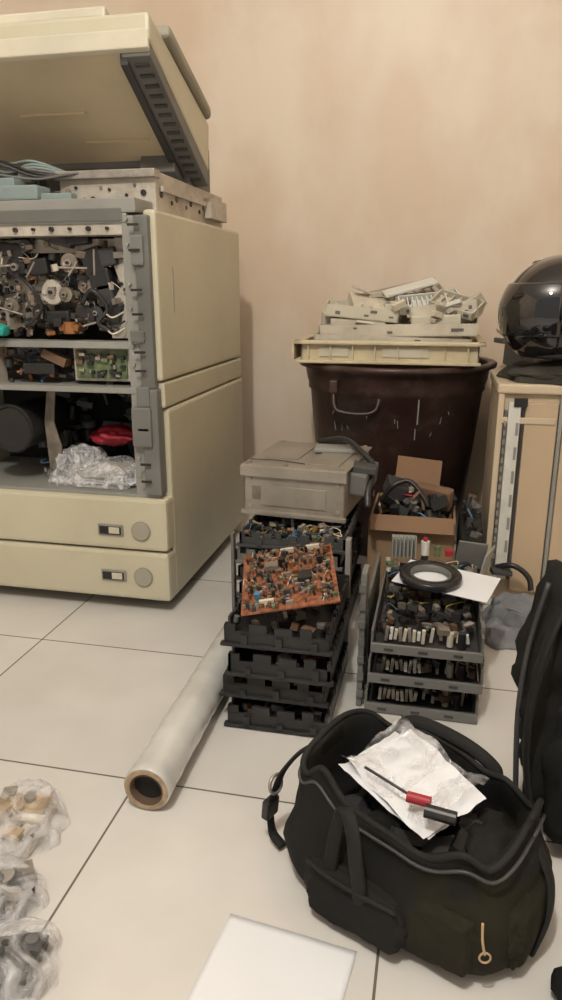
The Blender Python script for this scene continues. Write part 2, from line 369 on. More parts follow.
b.box((-.79,1.70,.40),(.10,.05,.06),dark,(0,.1,.2),.01)
b.blob((-.790,1.655,.400),(.065,.05,.026),red,.35,1.9,3,sub=4)
b.b2((-.69,1.56,.30),(-.68,1.80,.53),grey)
junk(b,(-1.05,-.70),(1.70,1.79),(.30,.52),60,[dark,charcoal,blackm,black,grey],(.015,.05),.3,6)
junk(b,(-.96,-.86),(1.58,1.62),(.30,.34),14,[dusty,grey,black],(.008,.025),.3,2)
cd(b)
b=B('scanner_base_frame')
b.b2((-.86,1.60,.915),(-.632,2.10,1.0),metalw,.003)
b.b2((-.868,1.585,.985),(-.628,1.62,1.002),metal,.002)
b.b2((-1.2,1.62,.915),(-.86,2.10,.965),grey)
b.b2((-1.2,1.50,.905),(-.64,1.60,.935),lgrey,.003)
b.b2((-1.16,1.50,.935),(-.86,1.56,.965),bluegrey,.005)
b.b2((-1.16,1.53,.965),(-.93,1.58,.985),bluegrey,.004)
b.box((-.84,1.53,.94),(.10,.03,.018),bluegrey,bev=.003)
for i in range(14): b.cyl((-.6315,1.63+i*.033,.955+.014*math.sin(i*2.1)),.005+.003*(i%3==0),.004,dusty if i%2 else dark,'X',seg=14)
for i in range(10): b.cyl((-.66-.02*i,1.5985,.955+.016*math.sin(i*1.7)),.0035+.003*(i%3==0),.004,dusty if i%2 else dark,'Y',seg=14)
b.box((-.625,1.82,.965),(.006,.40,.012),metalw); b.box((-.62,2.0,.955),(.02,.14,.05),metalw,bev=.002)
for i in range(7):
    z=.985+.006*i
    b.tube([(-1.1,1.58,z+.02),(-.99,1.55+.01*i,z+.01+.02*math.sin(i)),(-.90,1.57,z),(-.82,1.58+.01*i,.995),(-.76,1.62,1.006)],.003,random.choice([black,grey,bluegrey,charcoal]),seg=6)
junk(b,(-1.1,-.90),(1.58,1.64),(.965,1.0),30,[black,grey,dusty,charcoal,metal],(.008,.03),.3,6)
cd(b)
b=B('scanner_hood')
b.prism([(-1.3,y,z) for y,z in [(1.52,1.225),(1.525,1.275),(1.90,1.145),(1.888,1.035)]],(.70,0,0),cream,.008)
def along(t,off=0.):
    y=1.52+t*.365; z=1.205-t*.205; return y,z+off
def slab(x0,x1,t0,t1,z0,z1,mat,bev=.003):
    ya,za=along(t0);yb,zb=along(t1)
    b.prism([(x0,ya,za+z0),(x0,ya,za+z1),(x0,yb,zb+z1),(x0,yb,zb+z0)],(x1-x0,0,0),mat,bev)
slab(-.665,-.603,0.03,1,0,.04,grey)
slab(-1.3,-.603,0,.03,.006,.04,cream2)
slab(-1.3,-.66,.80,1,.0,.04,grey)
slab(-1.3,-.66,.025,.82,.014,.03,creamU,.001)
slab(-.672,-.655,.05,.95,-.008,.03,charcoal)
for i in range(14):
    y,z=along(.08+i*.065); b.box((-.628,y,z-.001),(.03,.008,.005),charcoal,(-R(29),0,0))
for t_,x in ((.4,-.90),(.62,-.78)):
    y,z=along(t_,.010); b.box((x,y,z),(.16,.004,.006),creamU,(-R(29),0,0))
b.box((-.70,1.84,1.03),(.09,.10,.05),grey,(-R(20),0,0),.004)
b.box((-.70,1.90,1.02),(.12,.10,.06),grey,(0,0,0),.004)
b.b2((-.70,1.93,.99),(-.64,2.02,1.11),grey,.004)
b.b2((-1.16,1.93,.96),(-1.10,2.02,1.11),grey,.004)
cd(b)
b=B('document_cover')
def topp(y,off): return 1.275-(y-1.525)*.3467+off
b.prism([(-1.3,y,z) for y,z in [(1.60,topp(1.60,.004)),(1.61,topp(1.61,.034)),(1.88,topp(1.88,.030)),(1.89,topp(1.89,.004))]],(.712,0,0),covergrey,.013,4)
b.prism([(-1.3,y,z) for y,z in [(1.62,topp(1.62,.032)),(1.64,topp(1.64,.09)),(1.86,topp(1.86,.09)),(1.88,topp(1.88,.03))]],(.35,0,0),lgrey,.012)
b.prism([(-1.3,y,z) for y,z in [(1.54,topp(1.54,.004)),(1.545,topp(1.545,.030)),(1.60,topp(1.60,.030)),(1.60,topp(1.60,.004))]],(.60,0,0),cream2,.006)
cd(b)
b=B('bubble_wrap_packet')
b.box((-.82,1.60,.302),(.21,.10,.005),paper,(0.02,.02,.1)); b.box((-.79,1.595,.309),(.19,.09,.003),paper,(0.04,.03,-.1)); b.box((-.83,1.60,.314),(.13,.07,.004),lgrey,(0.04,.03,.3))
for i in range(5): b.box((-.80+.004*i,1.59,.318+.004*i),(.16-.01*i,.08,.002),paper if i%2 else ivory,(.05,-.05+.03*i,.1*i-.2))
b.drape((-.815,1.60,.297),.135,.080,.066,bubblefilm,14,4,ridge=.4)
b.drape((-.86,1.60,.300),.075,.055,.085,bubblefilm,18,8,ridge=.45)
b.done()

# ---------------------------------------------------------------- bin + tray + parts
bx,by=-.13,2.18
b=B('plastic_bin')
b.lathe((bx,by,0),[(0,0.002),(.20,.002),(.208,.012),(.252,.47),(.258,.475),(.258,.49),(.262,.50),(.268,.535),(.285,.54),(.287,.55),(.28,.555),(.262,.553),(.255,.53),(.246,.47),(.2,.02),(0,.02)],binm)
pts=[(bx-.07,by-.255,.50),(bx-.068,by-.270,.46),(bx-.055,by-.278,.437),(bx,by-.281,.430),(bx+.04,by-.278,.437),(bx+.052,by-.270,.46),(bx+.054,by-.255,.50)]
b.tube([(p[0]-.080,p[1]+.018,p[2]) for p in pts],.0055,binm)
for sx in (-.150,-.026): b.box((bx+sx,by-.240,.50),(.022,.03,.035),binm,bev=.004)
def scuff_glint(az,z,l,w,tilt=0.):  # thin pale strip on the bin wall, for scratches and a painted highlight
    r=.208+.044*(z-.012)/.458+.0004; a=R(az)
    b.box((bx+r*math.cos(a),by+r*math.sin(a),z),(.0016,w,l),lgrey,(0,R(5.5)*1,a) if tilt==0 else (tilt,0,a))
scuff_glint(-72,.44,.075,.004); scuff_glint(-73,.375,.03,.003)  # bright highlight streak on the bin, painted as two pale strips
for i in range(16): scuff_glint(U(-130,-50),U(.20,.46),U(.008,.03),.0015,U(-.5,.5))
b.done()
b=B('plastic_tray')
x0,x1,y0,y1,z0=-.375,.095,1.96,2.34,.5585
b.b2((x0,y0,z0),(x1,y1,z0+.006),traycream)
for (a,c) in (((x0,y0),(x1,y0+.006)),((x0,y1-.006),(x1,y1)),((x0,y0),(x0+.006,y1)),((x1-.006,y0),(x1,y1))):
    b.b2((a[0],a[1],z0),(c[0],c[1],z0+.062),traycream,.002)
b.b2((x0-.022,y0-.020,z0+.052),(x1+.015,y0+.008,z0+.062),traycream,.003)
b.b2((x0-.022,y0-.020,z0+.010),(x0-.016,y0+.30,z0+.062),traycream,.002)
b.b2((x0-.022,y0-.020,z0+.052),(x0+.004,y1,z0+.062),traycream,.003)
b.b2((x1-.004,y0-.020,z0+.052),(x1+.015,y1,z0+.062),traycream,.003)
for i in range(8): b.b2((x0+.02+i*.06,y0-.012,z0+.004),(x0+.023+i*.06,y0,z0+.054),traycream)
b.b2((x0-.01,y0-.013,z0+.002),(x1+.005,y0,z0+.010),traycream,.002)
b.b2((x0+.05,y0-.004,z0+.02),(x0+.13,y0-.001,z0+.045),cream2); b.b2((x0+.22,y0-.004,z0+.02),(x0+.34,y0-.001,z0+.045),cream2)
b.done()
b=B('plastic_part_pile')
def cover(c,sz,mat,rot,ribs=6,up=True):
    e=Euler(rot).to_matrix()
    def P(o): return tuple(Vector(c)+e@Vector(o))
    w,d,h=sz; th=.004; sg=1 if up else -1
    b.box(P((0,0,0)),(w,d,th),mat,rot,.001)
    for sx in (-1,1): b.box(P((sx*(w/2-th/2),0,sg*h/2)),(th,d,h),mat,rot)
    for sy in (-1,1): b.box(P((0,sy*(d/2-th/2),sg*h/2)),(w,th,h),mat,rot)
    for i in range(ribs):
        x=-w/2+w*(i+1)/(ribs+1); b.box(P((x,0,sg*h*.35)),(.003,d*.9,h*.7),mat,rot)
    for i in range(4):
        b.box(P((U(-.4,.4)*w,-d/2-.0005,sg*h*U(.3,.7))),(U(.008,.02),.002,U(.004,.010)),grey,rot)
    for i in range(3): b.cyl(P((U(-.4,.4)*w,U(-.3,.3)*d,sg*.004)),U(.004,.010),.010,grey,seg=14,rot=rot)
z=.60
cover((-.14,2.14,z),(.42,.30,.03),ivory,(0,.02,.03),8)
cover((-.12,2.11,.637),(.42,.24,.03),ivory,(.04,-.02,-.03),10)
cover((-.23,2.10,.680),(.20,.18,.030),cream2,(.05,.10,.12),5)
cover((.01,2.12,.676),(.18,.18,.045),ivory,(.05,-.12,-.12),5)
cover((-.20,2.16,.70),(.22,.10,.022),ivory,(.08,-.05,.12),10)
cover((-.09,2.16,.712),(.26,.09,.02),white,(.25,-.10,.2),14)
cover((-.01,2.16,.715),(.20,.08,.025),cream2,(.3,.15,-.35),8,False)
cover((-.12,2.20,.728),(.22,.10,.020),ivory,(.4,-.22,.30),8)
cover((-.19,2.10,.712),(.14,.09,.020),ivory,(.5,.15,.4),6,False)
cover((.03,2.06,.705),(.13,.07,.020),cream2,(.5,.25,-.4),5)
cover((-.06,2.08,.708),(.13,.06,.020),white,(.6,-.10,.15),9)
b.box((-.23,2.03,.662),(.15,.03,.026),ivory,(0,.03,.08),.003); b.box((-.02,2.03,.67),(.13,.025,.03),cream2,(0,-.06,-.1),.003)
b.box((-.31,2.06,.675),(.05,.06,.035),ivory,(.1,.05,.2),.003)
b.box((.06,2.06,.70),(.10,.02,.04),ivory,(.3,-.7,.2),.003)
for i in range(9): b.box((-.27+i*.012,2.035,.680),(.004,.02,.028),lgrey,(0.1,.1,.2))
b.box((-.10,2.14,.757),(.15,.05,.006),white,(.3,-.25,.3),.001); b.box((-.06,2.18,.765),(.03,.05,.008),brownp,(.2,-.2,.4)); b.box((-.16,2.15,.742),(.12,.012,.012),ivory,(.2,-.12,.5))
b.box((-.22,2.12,.745),(.09,.03,.005),ivory,(.2,.3,.8),.001)
for i in range(60): b.box((U(-.32,.09),U(2.0,2.18),U(.655,.72)),(U(.01,.05),U(.006,.02),U(.004,.018)),random.choice([ivory,cream2,ivory,lgrey,white,metalw]),(U(-.4,.4),U(-.5,.5),U(-1,1)),.001)
b.done()
b=B('scrap_heap')
b.b2((.195,2.12,.0),(.42,2.45,.40),charcoal,.01)
junk(b,(.215,.36),(2.13,2.40),(.40,.54),50,[black,charcoal,grey,ivory,brownp,lgrey],(.03,.09),.6)
b.box((.24,2.25,.63),(.12,.16,.012),ivory,(.3,-.3,.3)); b.box((.27,2.22,.61),(.12,.10,.02),cream2,(.2,.35,-.2)); b.box((.26,2.25,.57),(.12,.14,.08),grey,(.1,0,.3))
b.done()

# ---------------------------------------------------------------- standing cabinet + cloth + helmet
b=B('printer_cabinet')
bx0,bx1,by0,by1=.135,.43,1.745,2.04
b.b2((bx0,by0+.012,0.002),(bx1,by1,.52),boxcream,.004)
b.b2((bx0-.004,by0-.004,.520),(bx1+.004,by1+.004,.542),boxcream,.005)
b.b2((bx0,by0,.002),(bx0+.014,by0+.02,.52),boxcream,.002)
b.b2((bx0+.016,by0-.002,.10),(bx0+.022,by0+.02,.48),grey)
b.b2((bx0+.024,by0-.006,.06),(bx0+.052,by0+.02,.50),white,.003)
b.b2((bx0+.055,by0-.001,.06),(bx0+.060,by0+.02,.50),charcoal)
for i in range(7): b.box((bx0+.046,by0-.0065,.09+i*.058),(.006,.003,.030),lgrey)
for i in range(16): b.box((bx0+.019,by0-.004,.12+i*.022),(.006,.006,.012),metal)
b.b2((bx0+.062,by0,.03),(bx0+.135,by0+.02,.50),tan,.003)
b.b2((bx0+.137,by0-.003,.002),(bx0+.146,by0+.02,.52),lgrey,.002)
b.b2((bx0+.148,by0,.03),(bx1,by0+.02,.50),tan,.003)
b.b2((bx0+.01,by0-.003,.45),(bx0+.13,by0+.02,.465),boxcream,.002)
b.box((bx0+.05,by0-.006,.50),(.03,.006,.02),dark)
b.done()
b=B('cloth_cap')
b.drape((.285,1.875,.5425),.140,.130,.050,clothd,9,9,ridge=.45,edge=.1)
b.blob((.235,1.805,.560),(.085,.052,.016),clothd,.15,1.7,5,sub=4,floor=.5428)
b.done()
b=B('motorcycle_helmet')
def shell(b,c,rad,th,ph,mat,thick=.008,nu=40,nv=26,rotz=0.):
    t=bmesh.new(); G=[]
    for L in (0,1):
        g=[]
        for j in range(nv+1):
            row=[]
            pz=ph[0]+(ph[1]-ph[0])*j/nv
            for i in range(nu+1):
                a=th[0]+(th[1]-th[0])*i/nu; k=[r-L*thick for r in rad]
                row.append(t.verts.new((k[0]*math.cos(pz)*math.cos(a),k[1]*math.cos(pz)*math.sin(a),k[2]*math.sin(pz))))
            g.append(row)
        G.append(g)
    for L in (0,1):
        for j in range(nv):
            for i in range(nu): t.faces.new((G[L][j][i],G[L][j][i+1],G[L][j+1][i+1],G[L][j+1][i]))
    for j in range(nv):
        for i in (0,nu): t.faces.new((G[0][j][i],G[0][j+1][i],G[1][j+1][i],G[1][j][i]))
    for i in range(nu):
        for j in (0,nv): t.faces.new((G[0][j][i],G[0][j][i+1],G[1][j][i+1],G[1][j][i]))
    bmesh.ops.remove_doubles(t,verts=t.verts,dist=1e-5)
    bmesh.ops.recalc_face_normals(t,faces=t.faces)
    b.merge(t,mat,Matrix.Translation(c)@Matrix.Rotation(rotz,4,'Z'),True)
hc=(0,0,.110); hr=(.142,.118,.130)
shell(b,hc,hr,(R(62),R(298)),(R(-50),R(25)),helm)
shell(b,hc,hr,(0,R(360)),(R(24),R(89.9)),helm,nu=60)
shell(b,hc,(hr[0]+.006,hr[1]+.004,hr[2]),(R(-64),R(64)),(R(-50),R(-22)),helm)
shell(b,hc,(hr[0]+.008,hr[1]+.006,hr[2]+.002),(R(-66),R(66)),(R(-24),R(30)),visor,.004)
shell(b,hc,(hr[0]-.012,hr[1]-.012,hr[2]-.012),(0,R(360)),(R(-48),R(80)),inner,.01)
for sy in (-1,1): b.cyl((.04,sy*.118,.11),.022,.012,black,'Y',seg=28)
b.torus((0,0,.012),.085,.006,blackm,seg=40)
b.box((.148,0,.045),(.012,.05,.012),charcoal,bev=.003)
b.box((.03,-.06,.222),(.05,.02,.012),black,(.5,.2,0),.004)
b.done(loc=(.272,1.865,.590),rot=(0,0,R(200)))

# ---------------------------------------------------------------- stacked trays (left)
def notched(b,x0,x1,y,z0,z1,mat,th=.005,pitch=.026,yaxis=False):
    mk=(lambda a,c,za,zb: b.b2((a,y,za),(c,y+th,zb),mat)) if not yaxis else (lambda a,c,za,zb: b.b2((y,a,za),(y+th,c,zb),mat))
    h=z1-z0; mk(x0,x1,z0,z0+h*.62)
    x=x0; k=0
    while x<x1-.004:
        w=min(pitch*(.7 if k%3 else .45),x1-x); mk(x,x+w,z0+h*.6,z1-(0 if k%2 else .003)); x+=pitch; k+=1
def ptray(b,x0,x1,y0,y1,z0,z1,mat,comps,n=40,wires=8,pitch=.026):
    b.b2((x0,y0,z0),(x1,y1,z0+.004),mat)
    notched(b,x0,x1,y0,z0,z1,mat,pitch=pitch); b.b2((x0,y1-.005,z0),(x1,y1,z1),mat)
    notched(b,y0,y1,x0,z0,z1,mat,yaxis=True); notched(b,y0,y1,x1-.005,z0,z1,mat,yaxis=True)
    for i in range(3):
        x=x0+(x1-x0)*(i+.5)/3; b.b2((x,y0-.006,z0+.002),(x+.012,y0,z0+(z1-z0)*U(.3,.6)),mat,.001)
    b.b2((x0-.006,y0-.006,z0),(x1+.006,y0+.006,z0+.006),mat,.001)
    junk(b,(x0+.012,x1-.012),(y0+.012,y1-.02),(z0+.01,z1-.004),n,comps,(.005,.024),.3,wires)
dk=[black,black,charcoal,metal,dark,brownp,black,grey,copper,dark,dusty]
b=B('printer_tray_stack')
for i,(dx,dy,dw) in enumerate(((0,0,0),(-.012,.016,.004),(.002,.004,.0),(-.008,.016,.006))):
    ptray(b,-.335+dx,-.155+dx+dw,1.08+dy,1.36,.002+i*.050,.002+i*.050+.042,[black,dark,black][i%3],dk,50,5,pitch=.045)
for i in range(7):
    d=.006*math.sin(i*2.3); ptray(b,-.40+d,-.175+d,1.385,1.74,.002+i*.038,.002+i*.038+.032,[charcoal,black,grey][i%3],dk+[lgrey,metal],60,10)
junk(b,(-.385,-.19),(1.39,1.46),(.232,.262),90,dk+[lgrey,ivory,green],(.004,.018),.4,24)
b.b2((-.41,1.372,.0),(-.404,1.39,.26),grey); b.b2((-.168,1.375,.0),(-.158,1.40,.262),lgrey)
b.done()
b=B('circuit_board')
b.box((0,0,0),(.172,.205,.003),orange)
for i in range(420):
    x,y=U(-.080,.080),U(-.097,.097); k=random.random()
    if k<.5: b.box((x,y,.005),(U(.003,.013),U(.003,.008),U(.004,.010)),random.choice([black,dark,brownp,brownp,metal,dusty,copper,green,charcoal,copper]),(0,0,random.choice([0,1.57])))
    elif k<.8:
        r=U(.0015,.004); b.cyl((x,y,.008),r,U(.006,.014),random.choice([black,charcoal,dark,copper,metal,brownp,dusty]),seg=12)
    else: b.tube([(x,y,.002),(x+U(-.01,.01),y+U(-.01,.01),.010),(x+U(-.014,.014),y+U(-.014,.014),.003)],.0008,random.choice([ivory,metal,copper,black]),seg=5,sm=4)
for x,y in ((-.04,-.085),(.0,.085),(.05,.085)): b.box((x,y,.009),(.026,.006,.010),ivory,bev=.001)
b.box((.03,-.02,.010),(.025,.028,.012),dark,bev=.002); b.box((-.03,.03,.010),(.025,.018,.014),dusty,bev=.001)
for x,y in ((-.055,-.07),(.06,.03),(-.01,.04)): b.cyl((x,y,.011),.006,.018,blue if x<-.05 else black,seg=16)
b.done(loc=(-.250,1.205,.243),rot=(R(9),R(-9),R(12)))
b=B('laser_scanner_unit')
b.box((0,0,.054),(.228,.26,.106),steel,bev=.006)
b.box((0,0,.111),(.240,.272,.005),steel,bev=.002); b.box((0,-.137,.100),(.240,.003,.022),steel)
b.box((0,-.133,.005),(.240,.012,.01),steel,bev=.002)
b.box((-.05,.02,.1145),(.08,.16,.004),steel,bev=.001); b.box((.06,.0,.115),(.07,.20,.004),steel,bev=.001)
b.box((0,-.131,.045),(.150,.003,.045),steel,bev=.001); b.box((-.085,-.1315,.05),(.020,.003,.03),dusty)
for x in (-.105,-.02,.105):
    for y in (-.12,.12): b.cyl((x,y,.116),.005,.004,metal,seg=12)
for x in (-.10,.10):
    for z in (.02,.08): b.cyl((x,-.132,z),.004,.004,metal,'Y',seg=12)
b.tube([(-.11,-.10,.118),(-.05,-.09,.117),(.02,-.11,.118)],.0015,charcoal,seg=6)
b.box((.130,-.02,.075),(.045,.14,.05),grey,(0,.1,0),.006); b.box((.14,-.05,.105),(.05,.06,.016),charcoal,(0,.1,.2),.003)
b.box((.05,.05,.122),(.10,.06,.010),lgrey,(0,0,.2),.003)
b.tube([(.0,.08,.130),(.07,.05,.145),(.12,.0,.130),(.155,-.03,.105),(.155,-.08,.06),(.16,-.10,.03)],.007,black)
b.done(loc=(-.286,1.615,.268),rot=(0,0,R(-6)))

# ---------------------------------------------------------------- right stack
b=B('printer_tray_stack')
def conn(b,x0,x1,y,z,n):
    for i in range(n):
        x=x0+(x1-x0)*i/(n-1); b.box((x,y+U(-.004,.004),z),(.006,.008,U(.016,.028)),random.choice([ivory,ivory,ivory,white,metal]),(0,U(-.15,.15),0),.001)
PT=.064
for i in range(3):
    z=.002+i*PT; x0,x1=-.095+.004*i,.095+.004*(i%2); y0=1.18-.006*i
    b.b2((x0,y0,z),(x1,1.49,z+.004),charcoal)
    b.b2((x0-.006,y0-.004,z),(x1+.006,y0+.003,z+.017),colgrey,.001)
    for k in range(3):
        xx=x0+.018+k*.060; b.b2((xx,y0-.0050,z+.006),(xx+.016,y0-.003,z+.011),charcoal)
    b.b2((x0-.006,y0,z),(x0-.002,1.49,z+.04),grey); b.b2((x1+.002,y0,z),(x1+.006,1.49,z+.045),grey)
    for k in range(4): b.b2((x1+.001,y0+.02+k*.07,z+.045),(x1+.007,y0+.05+k*.07,z+.056),grey)
    b.b2((x0,1.485,z),(x1,1.49,z+.05),grey)
    conn(b,x0+.02,x0+.085,y0+.025,z+.026,9); conn(b,x0+.10,x1-.02,y0+.04,z+.022,5)
    junk(b,(x0+.01,x1-.01),(y0+.03,1.47),(z+.008,z+.042),170,[black,dark,charcoal,metal,brownp,grey,black,dark,dusty,blackm],(.005,.022),.2,16)
    b.cyl((x1-.03,y0+.03,z+.022),.007,.03,black,seg=14); b.cyl((x1-.05,y0+.035,z+.02),.006,.026,ivory,seg=14)
b.box((-.112,1.215,.135),(.010,.05,.265),colgrey,(0,.01,0),.001)
for k in range(7): b.box((-.112,1.188,.03+k*.035),(.012,.004,.014),grey)
b.b2((-.110,1.24,.02),(-.104,1.49,.20),grey)
b.box((-.055,1.475,.225),(.05,.03,.04),lgrey,(0,0,.1),.003)
for k in range(7): b.box((-.078+k*.008,1.455,.23),(.003,.02,.045),lgrey,(0,0,.1))
b.box((.085,1.475,.215),(.06,.006,.06),grey,(.2,.1,.1),.001); b.box((.116,1.455,.205),(.004,.07,.06),lgrey,(0,.2,-.3),.001)
junk(b,(-.09,.09),(1.42,1.47),(.165,.20),50,[black,grey,metal,brownp,ivory,green,charcoal],(.006,.024),.3,14)
b.cyl((-.01,1.470,.225),.009,.03,white,seg=18); b.cyl((-.01,1.470,.243),.005,.009,red,seg=14)
b.cyl((.015,1.465,.222),.007,.022,green,seg=14); b.box((.04,1.468,.218),(.016,.010,.014),red,(0,0,.2),.002)
b.done()
b=B('paper_note')
b.box((0,0,0),(.185,.115,.0012),paper); b.done(loc=(.035,1.350,.2045),rot=(R(3),R(2),R(-16)))
b=B('tape_roll')
b.lathe((0,0,0),[(.040,0),(.059,0),(.060,.002),(.060,.012),(.058,.014),(.042,.014),(.040,.012),(.040,0)],glossdk)
b.lathe((0,0,0),[(.037,.0005),(.0395,.0005),(.0395,.0135),(.037,.0135),(.037,.0005)],grey)
b.done(loc=(.004,1.340,.2075),rot=(R(3),R(2),0))

# ---------------------------------------------------------------- cardboard box with scrap
b=B('cardboard_box')
x0,x1,y0,y1,h=-.145,.055,1.62,1.86,.232
for a,c in (((x0,y0),(x1,y0+.005)),((x0,y1-.005),(x1,y1)),((x0,y0),(x0+.005,y1)),((x1-.005,y0),(x1,y1))): b.b2((a[0],a[1],.002),(c[0],c[1],h),card)
b.b2((x0,y0,.002),(x1,y1,.008),card)
b.box((-.045,y0-.012,h-.002),(.19,.045,.003),carddk,(R(38),0,0))
junk(b,(x0+.03,x1-.03),(y0+.03,y1-.03),(.19,.28),130,[black,charcoal,black,brownp,dusty,grey,ivory,dark,black],(.010,.04),.6,22,.002)
b.box((-.04,1.77,.305),(.11,.006,.09),carddk,(R(-20),.12,.15)); b.box((.00,1.70,.275),(.09,.03,.05),brownp,(.2,.1,-.3),.004)
b.box((-.09,1.70,.29),(.05,.05,.04),charcoal,(.3,.3,.3),.005); b.box((.02,1.72,.26),(.05,.05,.05),black,(.4,.1,.5),.004)
b.tube([(-.12,1.68,.26),(-.10,1.67,.30),(-.06,1.68,.315),(-.03,1.67,.29),(-.01,1.66,.26)],.006,black)
b.tube([(-.06,1.67,.25),(-.045,1.655,.28),(-.03,1.67,.29),(-.02,1.66,.25)],.004,brownp)
b.done()
b=B('cable_scrap')
junk(b,(.084,.108),(1.64,1.88),(.03,.25),90,[black,charcoal,dark,black,grey,brownp],(.012,.030),.4,14,.002)
b.b2((.068,1.62,.002),(.122,1.88,.20),blackm,.006)
b.done()
b=B('grey_rag')
b.drape((.212,1.610,.001),.072,.070,.085,ragm,12,12,ridge=.6)
b.drape((.170,1.545,.001),.055,.060,.036,ragm,13,15,ridge=.6)
b.done()
b=B('hand_tool')
b.tube([(.160,1.705,.105),(.19,1.69,.118),(.215,1.685,.110),(.235,1.68,.09),(.24,1.67,.065)],.007,black); b.box((.17,1.69,.100),(.05,.03,.012),charcoal,(0,.1,.2),.004)
b.done()

# ---------------------------------------------------------------- stretch film roll
b=B('stretch_wrap_roll')
L=.50; prof=[(.0245,0),(.0345,0),(.0362,.002)]
for i in range(1,40): prof.append((.0362+.0004*math.sin(i*1.7)+.0003*math.sin(i*.6),.002+i*(L-.004)/40))
prof+=[(.0362,L-.002),(.0345,L),(.0245,L)]
b.lathe((0,0,0),prof,wrap,rot=(R(-90),0,0))
b.lathe((0,0,0),[(.0345,-.0006),(.0255,-.0006)],wrapend,rot=(R(-90),0,0))
for r in (.027,.030,.033): b.torus((0,-.0004,0),r,.0006,wrapend,rot=(R(90),0,0),seg=48,sseg=5)
b.lathe((0,0,0),[(.0262,-.001),(.0262,L+.002),(.0235,L+.002),(.0235,-.001),(.0262,-.001)],core,rot=(R(-90),0,0))
b.lathe((0,0,0),[(.0235,.012),(0,.013)],blackm,rot=(R(-90),0,0))
b.done(loc=(-.390,.842,.0372),rot=(0,0,R(.5)))

# ---------------------------------------------------------------- tool bag
bag=empty('tool_bag',(.003,.785,0)); bag.rotation_euler=(0,0,R(-25))
RZ=.168
def superp(a,bb,t,e=.62):
    c,s=math.cos(t),math.sin(t); return a*math.copysign(abs(c)**e,c),bb*math.copysign(abs(s)**e,s)
def slouch(th):
    return .038*noise.noise(Vector((math.cos(th)*1.8,math.sin(th)*1.8,4)))-.018*max(0,math.cos(th))+.016*max(0,-math.cos(th))**2-.008*max(0,-math.sin(th))
def rimy(th): return .012*math.sin(3*th+1)+.006*math.sin(5*th)
def bagbody():
    t=bmesh.new(); N=140
    lv=[(.0,.90),(.004,.97),(.022,1.05),(.05,1.09),(.08,1.05),(.110,.98),(.140,.93),(.163,.92),(.168,.90),(.163,.87),(.145,.86),(.115,.86),(.09,.85),(.078,.4),(.076,.0)]
    rings=[]
    for li,(z,k) in enumerate(lv):
        row=[]
        for i in range(N):
            th=2*math.pi*i/N; x,y=superp(.150*k,.100*k,th)
            p=Vector((x*7,y*7,z*14)); w=noise.noise(p+Vector((3,1,8)))*.018+(.25-abs(noise.noise(p*1.9+Vector((7,2,2)))))*.026
            f=min(1,z/.04)*(1 if li<7 else .45)
            n=Vector((x,y)).normalized() if k>.01 else Vector((0,0))
            x+=n.x*w*f; y+=n.y*w*f; zz=z
            if z>.09:
                q=min(1,(z-.09)/.078); zz+=q*slouch(th); y+=q*rimy(th)
            row.append(t.verts.new((x,y,zz)))
        rings.append(row)
    for a,c in zip(rings,rings[1:]):
        for k in range(N): t.faces.new((a[k],a[(k+1)%N],c[(k+1)%N],c[k]))
    t.faces.new(rings[0][::-1])
    bmesh.ops.remove_doubles(t,verts=t.verts,dist=1e-5); bmesh.ops.recalc_face_normals(t,faces=t.faces)
    B_=B('body'); io=B_.mi(fabric); iv=B_.mi(olive); ii=B_.mi(inner)
    B_.merge(t,fabric,None,True)
    for f in B_.bm.faces:
        c=f.calc_center_median()
        inside=(abs(c.x)/.135)**3+(abs(c.y)/.088)**3<.90 and c.z>.07
        f.material_index= ii if inside else (iv if c.x>.05 and c.z<.12 else io)
    B_.done(parent=bag,sub=1)
bagbody()
b=B('trim_and_straps')
def rimpt(th,k=.91,z=RZ):
    x,y=superp(.150*k,.100*k,th); q=min(1,(z-.09)/.078); return (x,y+q*rimy(th),z+q*slouch(th))
b.tube([rimpt(2*math.pi*i/70) for i in range(71)],.0042,strapm,seg=8,sm=2)
b.tube([rimpt(2*math.pi*i/70,.955,.150) for i in range(71)],.0022,charcoal,seg=6,sm=2)
b.tube([(-.052,-.116,.03),(-.052,-.120,.07),(-.051,-.112,.12),(-.047,-.104,.155),(-.036,-.112,.172),(-.018,-.126,.162),(-.006,-.136,.130),(-.004,-.130,.09),(-.006,-.118,.04)],.009,strapm,seg=8,flat=.0028,side=(1,.2,.3))
b.tube([(-.085,.092,.13),(-.080,.102,.155),(-.05,.100,.172),(.0,.092,.176),(.04,.092,.166),(.065,.098,.145),(.070,.102,.12)],.009,strapm,seg=8,flat=.003,side=(0,.6,.8))
b.blob((-.020,-.113,.050),(.070,.016,.038),fabric,.10,1.6,3,sub=5,box=.55)
b.tube([(-.082,-.122,.084),(-.05,-.131,.087),(-.01,-.131,.085),(.040,-.124,.080)],.0028,strapm,seg=6)
b.blob((.085,-.096,.058),(.040,.016,.040),olive,.10,1.6,6,sub=5,box=.45)
b.blob((.150,-.01,.055),(.018,.06,.042),olive,.10,1.6,8,sub=5,box=.4)
b.torus((.136,-.100,.062),.006,.0012,zipm,rot=(R(85),0,R(35)),seg=24,sseg=6,)
b.tube([(.130,-.100,.105),(.133,-.104,.087),(.136,-.102,.068)],.0016,zipm,seg=6)
b.tube([(-.138,-.02,.165),(-.160,-.028,.150),(-.182,-.040,.115),(-.192,-.046,.08),(-.200,-.048,.045)],.010,strapm,seg=8,flat=.003,side=(0,1,0))
b.torus((-.190,-.046,.095),.013,.0025,metal,rot=(0,R(80),0),seg=20,sseg=6)
b.box((-.198,-.048,.055),(.012,.026,.030),black,(0,.1,0),.003)
